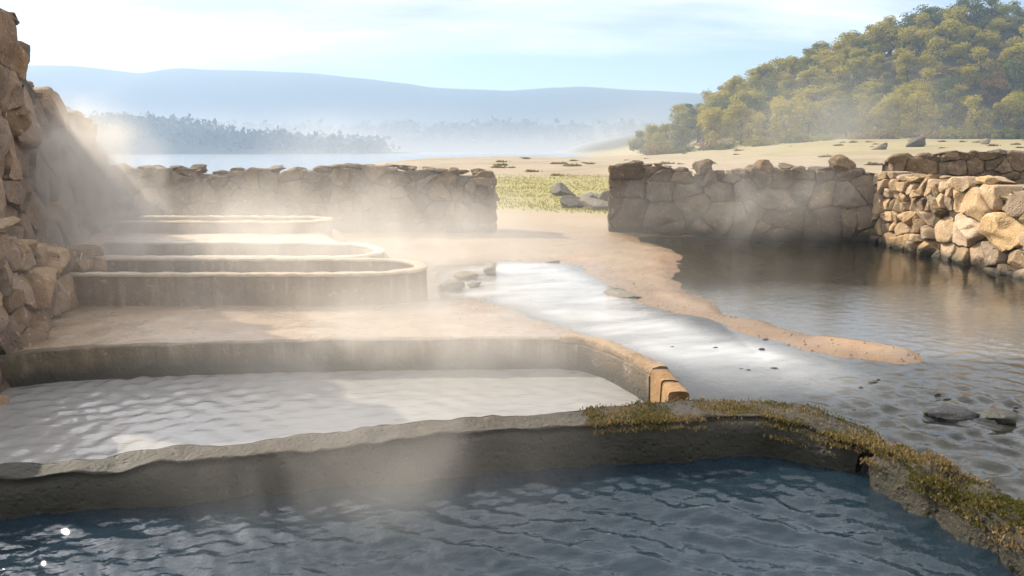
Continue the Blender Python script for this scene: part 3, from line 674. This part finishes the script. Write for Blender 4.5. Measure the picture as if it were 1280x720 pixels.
# ------------------------------------------------------------------ loose stones, slabs and twigs
def gz(x, y): return float(height(np.array([x]), np.array([y]))[0])
for (x, y, s, lab) in ((2.72, 4.52, (.24, .12, .07), 'long dark wet rock breaking the surface of the stream'), (2.98, 4.46, (.16, .11, .055), 'rounded dark rock against the long one in the stream'),
                       (1.26, 8.45, (.17, .34, .03), 'flat grey slab lying in the bright stream'),
                       (.62, 10.95, (.14, .06, .03), 'small flat stone at the top of the stream')):
    tag(rock('wet_rock', 'dark_rock' if x > 2 else 'field_rock', (x, y, ZS + .0 if x > 2 else ZS + .005), s, (0, 0, .5 if x < 1.3 else -.3)), lab, 'rock')
for (x, y, s, rz, lab) in ((-.72, 8.75, (.22, .22, .10), .2, 'squat block at the round end of the raised tub'), (-.62, 9.55, (.22, .20, .06), .9, 'broken flat slab behind the squat block beside the stream'),
                           (-.30, 9.9, (.13, .24, .10), .1, 'upright broken slab standing at the stream edge'), (-.45, 9.0, (.14, .1, .05), 1.3, 'small loose stone between the broken slabs')):
    tag(rock('broken_slab', 'field_rock', (x, y, ZS + s[2] * .55), s, (0, 0, rz)), lab, 'stone')
for (x, y, s, lab) in ((1.75, 26.2, (.55, .4, .32), 'brown boulder on the grass farthest behind the gap'), (1.62, 20.9, (.55, .4, .27), 'dark boulder low in the grass behind the gap'),
                       (2.25, 20.2, (.62, .4, .20), 'pale flat boulder beside the right-hand wall end'), (2.35, 22.5, (.4, .35, .3), 'small pale boulder between the darker boulders on the grass'), (2.75, 21.3, (.4, .3, .34), 'grey boulder against the right-hand wall end')):
    tag(rock('boulder', 'field_rock', (x, y, gz(x, y) + s[2] * .4), s), lab, 'boulder', 'boulders in the grass')
for (x, y, s) in ((42, 88, .7), (48, 92, 1.0), (58, 95, .6), (75, 110, 1.2), (86, 118, 1.6), (90, 120, 1.4), (95, 116, 1.9), (100, 122, 1.5)):
    tag(rock('field_boulder', 'field_rock', (x, y, gz(x, y) + s * .3), (s * 1.6, s, s * .8)), 'far boulder lying on the pale slope below the wooded hill', 'boulder', 'far boulders on the slope')
for i in range(15):                                       # dark pebbles showing in the stream
    f = random.random(); x = 1.25 + 1.9 * f + random.uniform(-.35, .35); y = 6.6 - 1.5 * f + random.uniform(-.5, .5)
    if gz(x, y) > ZS - .005: continue
    s = random.uniform(.012, .028)
    tag(rock('pebble', 'dark_rock', (x, y, ZS), (s * 1.6, s, s * .5), (0, 0, random.uniform(-.4, .4))), 'dark pebble breaking the surface of the shallow stream', 'pebble', 'pebbles in the stream')
r = np.random.RandomState(61); V = []; F = []                # gravel strewn over the bar and the banks
gx = r.uniform(-.6, 3.6, 9000); gy = r.uniform(4.6, 13.5, 9000); gh, ga = height(gx, gy, True)
kp = (gh > ZS - .012) & (gh < .03) & (ga['deep'] < .01) & (ga['bed'] < .2) & (r.rand(9000) < .25 + ga['orange'])
for x, y, z in zip(gx[kp], gy[kp], gh[kp]):
    s_ = .004 + .014 * r.rand() ** 4; i = len(V); an = r.uniform(0, 6.28)
    for q in range(5): V.append((x + math.cos(an + q * 1.2566) * s_ * r.uniform(.8, 1.4), y + math.sin(an + q * 1.2566) * s_ * r.uniform(.8, 1.4), z - .003))
    V.append((x, y, z + s_ * r.uniform(.4, .8))); F += [(i + q, i + (q + 1) % 5, i + 5) for q in range(5)]
tag(mesh('gravel', V, F, M['pebble'], None, False), 'fine dark gravel strewn over the sand bar and banks', kind='stuff')
tw = thing('twig', 'pale dry twig standing at the left corner of the raised tub', 'twig', (-4.62, 7.95, .28))
for i, (dx, dz, ln) in enumerate(((-.04, .20, .0), (.03, .12, .03), (.06, .07, -.02))):
    V, F = ribbon([(0, 0), (.02, 0)], .016, 0, .2 + dz * .3, .004, .004, 20)
    o = mesh('stem', V, F, M['pale_wood'], tw, True, (dx * .3, 0, 0)); o.rotation_euler = (.2 * i, dx * 5, i)

# ------------------------------------------------------------------ grass beyond the gap
V = []; F = []
r = np.random.RandomState(8)
gx = r.uniform(-9, 13, 26000); gy = 18.8 + 30 * r.rand(26000) ** 1.5; gzv, gat = height(gx, gy, True)
kp = r.rand(26000) < gat['grass'] * (.35 + .9 * (fbm(gx * .5, gy * .5, 2, 3) + .3))
for x, y, z in zip(gx[kp], gy[kp], gzv[kp]):
    for b_ in range(2):
        an = r.uniform(0, 6.28); s = r.uniform(.03, .075); w_ = .014 + y * .0003; i = len(V)
        V += [(x - math.cos(an) * w_, y - math.sin(an) * w_, z - .01), (x + math.cos(an) * w_, y + math.sin(an) * w_, z - .01), (x + r.normal() * s * .5, y + r.normal() * s * .5, z + s)]; F.append((i, i + 1, i + 2))
tag(mesh('grass', V, F, M['grass'], None, False), 'short yellow green grass beyond the gap in the walls', kind='stuff')

# ------------------------------------------------------------------ trees of the wooded hill
def tree_meshes(seed, leafmat, hgt=8.5, wide=2.9, n=1700):
    r = np.random.RandomState(seed)
    Vt = []; Ft = []
    def limb(a, b, r0, r1, k=6):
        a = np.array(a, float); b = np.array(b, float); d = b - a; d /= np.linalg.norm(d)
        e = np.cross(d, (.3, 1, .2)); e /= np.linalg.norm(e); g = np.cross(d, e); i0 = len(Vt)
        for p, rr in ((a, r0), ((a + b) / 2 + r.normal(size=3) * .08, (r0 + r1) / 2), (b, r1)):
            for q in range(k): Vt.append(p + rr * (e * math.cos(6.283 * q / k) + g * math.sin(6.283 * q / k)))
        for s_ in range(2):
            for q in range(k): Ft.append((i0 + s_ * k + q, i0 + s_ * k + (q + 1) % k, i0 + (s_ + 1) * k + (q + 1) % k, i0 + (s_ + 1) * k + q))
    limb((0, 0, -.8), (.1, 0, hgt * .55), .22, .12)
    lobes = []
    for i in range(12):
        an = r.uniform(0, 6.28); zz_ = hgt * r.uniform(.14, .92); rr = wide * (1 - abs(zz_ / hgt - .5) * 1.1) * r.uniform(.3, .75)
        c = np.array((math.cos(an) * rr, math.sin(an) * rr, zz_)); lobes.append((c, r.uniform(.8, 1.5)))
        if i < 6: limb((.08, 0, hgt * r.uniform(.2, .5)), c, .08, .03)
    V = []; F = []
    for i in range(n):
        c, s = lobes[r.randint(len(lobes))]; d = r.normal(size=3); d /= np.linalg.norm(d)
        p = c + d * s * (r.rand() ** .4) * (1, 1, .85)
        if p[2] < hgt * .1: continue
        a = r.normal(size=3); a /= np.linalg.norm(a); nn = d + r.normal(size=3) * .6; b = np.cross(nn, a); b /= np.linalg.norm(b) + 1e-6; a = np.cross(b, nn / np.linalg.norm(nn))
        l = r.uniform(.13, .28); j = len(V)
        V += [p - a * l, p + b * l * .6, p + a * l, p - b * l * .6]; F.append((j, j + 1, j + 2, j + 3))
    return meshdata('trunk', Vt, Ft, M['bark']), meshdata('crown', V, F, M[leafmat], False)
KIND = [('leaf_green', 'mid green broadleaf tree in the hillside wood'), ('leaf_yellow', 'yellow green autumn tree in the hillside wood'),
        ('leaf_dark', 'dark green tree in the hillside wood'), ('leaf_rust', 'brownish autumn tree in the hillside wood')]
TM = [[tree_meshes(100 + 10 * k + i, KIND[k][0], 7.2 if k != 2 else 8.2, 2.9) for i in range(3)] for k in range(4)]
r = np.random.RandomState(21); placed = []
ty = 134.0
while ty < 205:
    tx = 20.0 + r.uniform(0, 3)
    while tx < 150:
        x, y = tx + r.uniform(-1, 1), ty + r.uniform(-1.6, 1.6)
        z = gz(x, y)
        hr = float((sst(29, 62, x) * 7.5 + sst(45, 100, x) * 13) * sst(130, 150, y))
        if hr > .35 and x / y < .76 and len(placed) < 292: placed.append((x, y, z))
        tx += r.uniform(3.6, 5.6)
    ty += 5.6
for (x, y, z) in placed:
    f = float(fbm(np.array([x * .035]), np.array([y * .05]), 3.0, 3)[0]) + .25 * r.normal()
    up = (z - 6) / 22
    k = 1 if (f > .0 and up < .8) else (2 if f < -.28 or (up > .7 and r.rand() < .3) else (3 if r.rand() < .22 else 0))
    tm, cm = TM[k][r.randint(3)]
    where = 'at the foot of' if y < 145 else ('on the crest of' if up > .72 else 'half way up')
    o = thing('tree', KIND[k][1].replace('in the', where + ' the'), 'tree', (x, y, z), 'trees of the hillside wood')
    s = r.uniform(.75, 1.2); o.scale = (s * r.uniform(1.0, 1.4), s * r.uniform(1.0, 1.4), s * .92); o.rotation_euler = (0, 0, r.uniform(0, 6.28))
    link(bpy.data.objects.new('trunk', tm), o); link(bpy.data.objects.new('crown', cm), o)

# scrub along the foot of the wood
def leaf_dome(seed, mat, leaf, n=420):
    rr = np.random.RandomState(seed); V = []; F = []
    for i in range(n):
        d = rr.normal(size=3) / 1.6; p = np.array((d[0] * 1.3, d[1] * 1.3, abs(d[2]) * .9)) * rr.uniform(.5, 1)
        a_, b_ = rr.normal(size=3) * leaf, rr.normal(size=3) * leaf; j = len(V)
        V += [p - a_, p + b_, p + a_, p - b_]; F.append((j, j + 1, j + 2, j + 3))
    return meshdata('bush', V, F, M[mat], False)
bush = [leaf_dome(70 + q, m_, .12) for q, m_ in enumerate(('leaf_green', 'leaf_rust', 'leaf_dark'))]
tuss = [leaf_dome(80 + q, m_, .32, 260) for q, m_ in enumerate(('leaf_green', 'leaf_rust'))]
for i in range(46):
    x = r.uniform(22, 104); y = 131 + r.uniform(-4, 4) - .04 * x
    o = bpy.data.objects.new('bush', bush[i % 3]); o.location = (x, y, gz(x, y)); s = r.uniform(.6, 1.5); o.scale = (s * 1.3, s, s)
    link(o); tag(o, ['green scrub bush at the foot of the wood', 'brown scrub bush at the foot of the wood', 'dark scrub bush at the foot of the wood'][i % 3], 'bush', 'scrub at the foot of the wood')

for i in range(60):
    y = 46 + 74 * r.rand(); x = y * r.uniform(-.02, .72)
    o = bpy.data.objects.new('tussock', tuss[1 if i % 3 else 0]); o.location = (x, y, gz(x, y)); s = r.uniform(.08, .22); o.scale = (s * 1.8, s, s * .7)
    link(o); tag(o, 'low brown tussock on the pale slope' if i % 3 else 'low green tussock on the pale slope', 'tussock', 'tussocks on the pale slope')

# ------------------------------------------------------------------ far hills and shore woods
def ridge(name, D, prof, depth, mat, label, nz=.05, base=-3):
    """prof: (x, height) of the crest at distance D; slopes run forward and back by depth"""
    px_ = np.array([p[0] for p in prof], float); pz_ = np.array([p[1] for p in prof], float)
    gx_ = np.linspace(px_[0], px_[-1], 260); rows = 14; V = []
    for j in range(rows + 1):
        f = j / rows; y = D - depth + 2 * depth * f
        s = math.sin(math.pi * f) ** .8
        z = base + (np.interp(gx_, px_, pz_) - base) * s * (1 + nz * 3 * fbm(gx_ * .01, gx_ * 0 + y * .01, 3, 4))
        for x, zz_ in zip(gx_, z): V.append((x, y, zz_))
    n = len(gx_); F = [(j * n + i, j * n + i + 1, (j + 1) * n + i + 1, (j + 1) * n + i) for j in range(rows) for i in range(n - 1)]
    o = mesh(name, V, F, M[mat]); tag(o, label, kind='structure'); return lambda x: np.interp(x, px_, pz_)
D = 1250
q = lambda px, py, D: ((px - 640) / 950 * D * 1.0, 1.6 + (185 - py) / 950 * D)
ridge('far_hills', D, [(-1900, 80)] + [q(a, b, D) for a, b in ((-300, 95), (35, 88), (130, 90), (200, 97), (240, 93), (400, 97), (470, 103), (540, 112), (640, 117), (720, 113), (840, 120), (960, 128), (1100, 140))] + [(1500, 50)], 260, 'far_wood', 'long blue hazy ridge beyond the reservoir', .012)
D2 = 800
ridge('far_shore', D2, [(-1400, 20)] + [q(a, b, D2) for a, b in ((0, 172), (250, 174), (420, 172), (560, 168), (640, 165), (760, 163), (840, 160), (1000, 160))] + [(600, 20)], 60, 'far_wood', 'low wooded far shore of the reservoir', .03)
D3 = 560
cr3 = ridge('near_shore', D3, [(-800, 12)] + [q(a, b, D3) for a, b in ((-200, 155), (60, 152), (120, 158), (200, 162), (230, 166), (290, 176), (350, 182), (460, 188))] + [(-60, -2.5)], 45, 'far_wood', 'wooded near shore on the left of the reservoir', .02)
def wood(name, D, depth, x0, x1, crest, n, size, label, base=-3, seed=4):
    r = np.random.RandomState(seed); V = []; F = []
    for i in range(n):
        f = r.uniform(.12, .55); x = r.uniform(x0, x1); y = D - depth + 2 * depth * f
        z = base + (crest(x) - base) * math.sin(math.pi * f) ** .8; s = size * r.uniform(.55, 1.3)
        if crest(x) < -1: continue
        lobes = [(r.normal(size=3) * (.5, .5, .3) * s + (x, y, z + s * r.uniform(.4, 1.3)), s * r.uniform(.35, .65)) for _ in range(4)]
        for k in range(46):
            c, sr = lobes[k % 4]; d = r.normal(size=3); d /= np.linalg.norm(d); p = c + d * sr
            a = r.normal(size=3) * sr * .28; b = r.normal(size=3) * sr * .28; j = len(V)
            V += [p - a, p + b, p + a, p - b]; F.append((j, j + 1, j + 2, j + 3))
    tag(mesh(name, V, F, M['leaf_far'], None, False), label, kind='stuff')
wood('shore_wood', D3, 45, -520, -80, cr3, 800, 5.0, 'far wood reading as one mass on the near shore')
wood('far_wood', D2, 60, -640, 420, lambda x: float(np.interp(x, [-1400, 600], [12, 20])), 900, 5.5, 'far wood along the low far shore', seed=9)

# ------------------------------------------------------------------ steam and haze
def steam(loc, scale, dens, label, nscale=1.1, thr=(.42, .70), rz=0):
    m, a = newmat('steam')
    tc = a.add('ShaderNodeTexCoord').outputs['Object']; pos = a.add('ShaderNodeNewGeometry').outputs['Position']
    ln = a.add('ShaderNodeVectorMath', {0: tc}, operation='LENGTH').outputs['Value']
    fall = a.mapr(ln, .25, 1.0, 1, 0); fall = a.math('MULTIPLY', fall, fall)
    mp = a.add('ShaderNodeMapping', {0: pos, 3: (1, 1, .8)}).outputs[0]
    nn = a.mapr(a.noise(mp, nscale, 2.5, .6, .7), *thr)
    de = a.math('MULTIPLY', a.math('MULTIPLY', fall, a.math('ADD', nn, .12)), dens)
    v = a.add('ShaderNodeVolumePrincipled', {'Color': (1.0, .965, .91), 'Density': de, 'Anisotropy': .25})
    out = a.add('ShaderNodeOutputMaterial'); a.l.new(v.outputs[0], out.inputs['Volume'])
    bm = bmesh.new(); bmesh.ops.create_icosphere(bm, subdivisions=2, radius=1.06)
    me = bpy.data.meshes.new('steam'); bm.to_mesh(me); bm.free(); me.materials.append(m)
    o = bpy.data.objects.new('steam', me); o.location = loc; o.scale = scale; o.rotation_euler = (0, 0, rz); link(o)
    return tag(o, label, kind='stuff')
steam((-2.6, 9.3, .45), (4.6, 2.4, 1.05), .7, 'steam drifting over the small tubs')
steam((-5.1, 9.3, 1.05), (1.05, 1.3, 1.5), 4.5, 'dense white plume rising at the foot of the ruin', 1.6)
steam((-.6, 5.3, .25), (2.7, 1.25, .85), .85, 'steam over the large sunken tub', 1.3)
steam((-.75, 3.5, .05), (1.5, .9, .5), .8, 'steam over the near pool wall', 1.5)
steam((-1.6, 7.6, .5), (4.6, 4.2, 1.3), .16, 'thin veil of steam over the whole bath terrace', .7, (.25, .75))
steam((-3.0, 13.2, .7), (4.2, 1.5, 1.2), .20, 'thin steam in front of the long back wall')
steam((3.9, 12.8, .7), (2.9, 1.6, 1.2), .45, 'thin steam over the back of the right pool')
steam((6.0, 20.0, 1.6), (7, 4, 2.2), .07, 'thin steam drifting off beyond the right wall', .5)
steam((-150, 600, -6), (1000, 300, 50), .0075, 'low mist lying over the reservoir', .004).name = 'mist'
steam((48, 122, 4), (50, 16, 15), .024, 'thin mist along the foot of the wooded hill', .05).name = 'mist'
bm = bmesh.new(); bmesh.ops.create_cube(bm, size=1.0)
me = bpy.data.meshes.new('haze'); bm.to_mesh(me); bm.free()
mh, a = newmat('haze_air')
v = a.add('ShaderNodeVolumePrincipled', {'Color': (.52, .72, 1.0), 'Density': .0008, 'Anisotropy': .2})
a.l.new(v.outputs[0], a.add('ShaderNodeOutputMaterial').inputs['Volume']); me.materials.append(mh)
hz = bpy.data.objects.new('haze', me); hz.scale = (7400, 3900, 160); hz.location = (0, 1800, 160 / 2 - 12); link(hz)
tag(hz, 'pale morning haze filling the valley', kind='stuff')
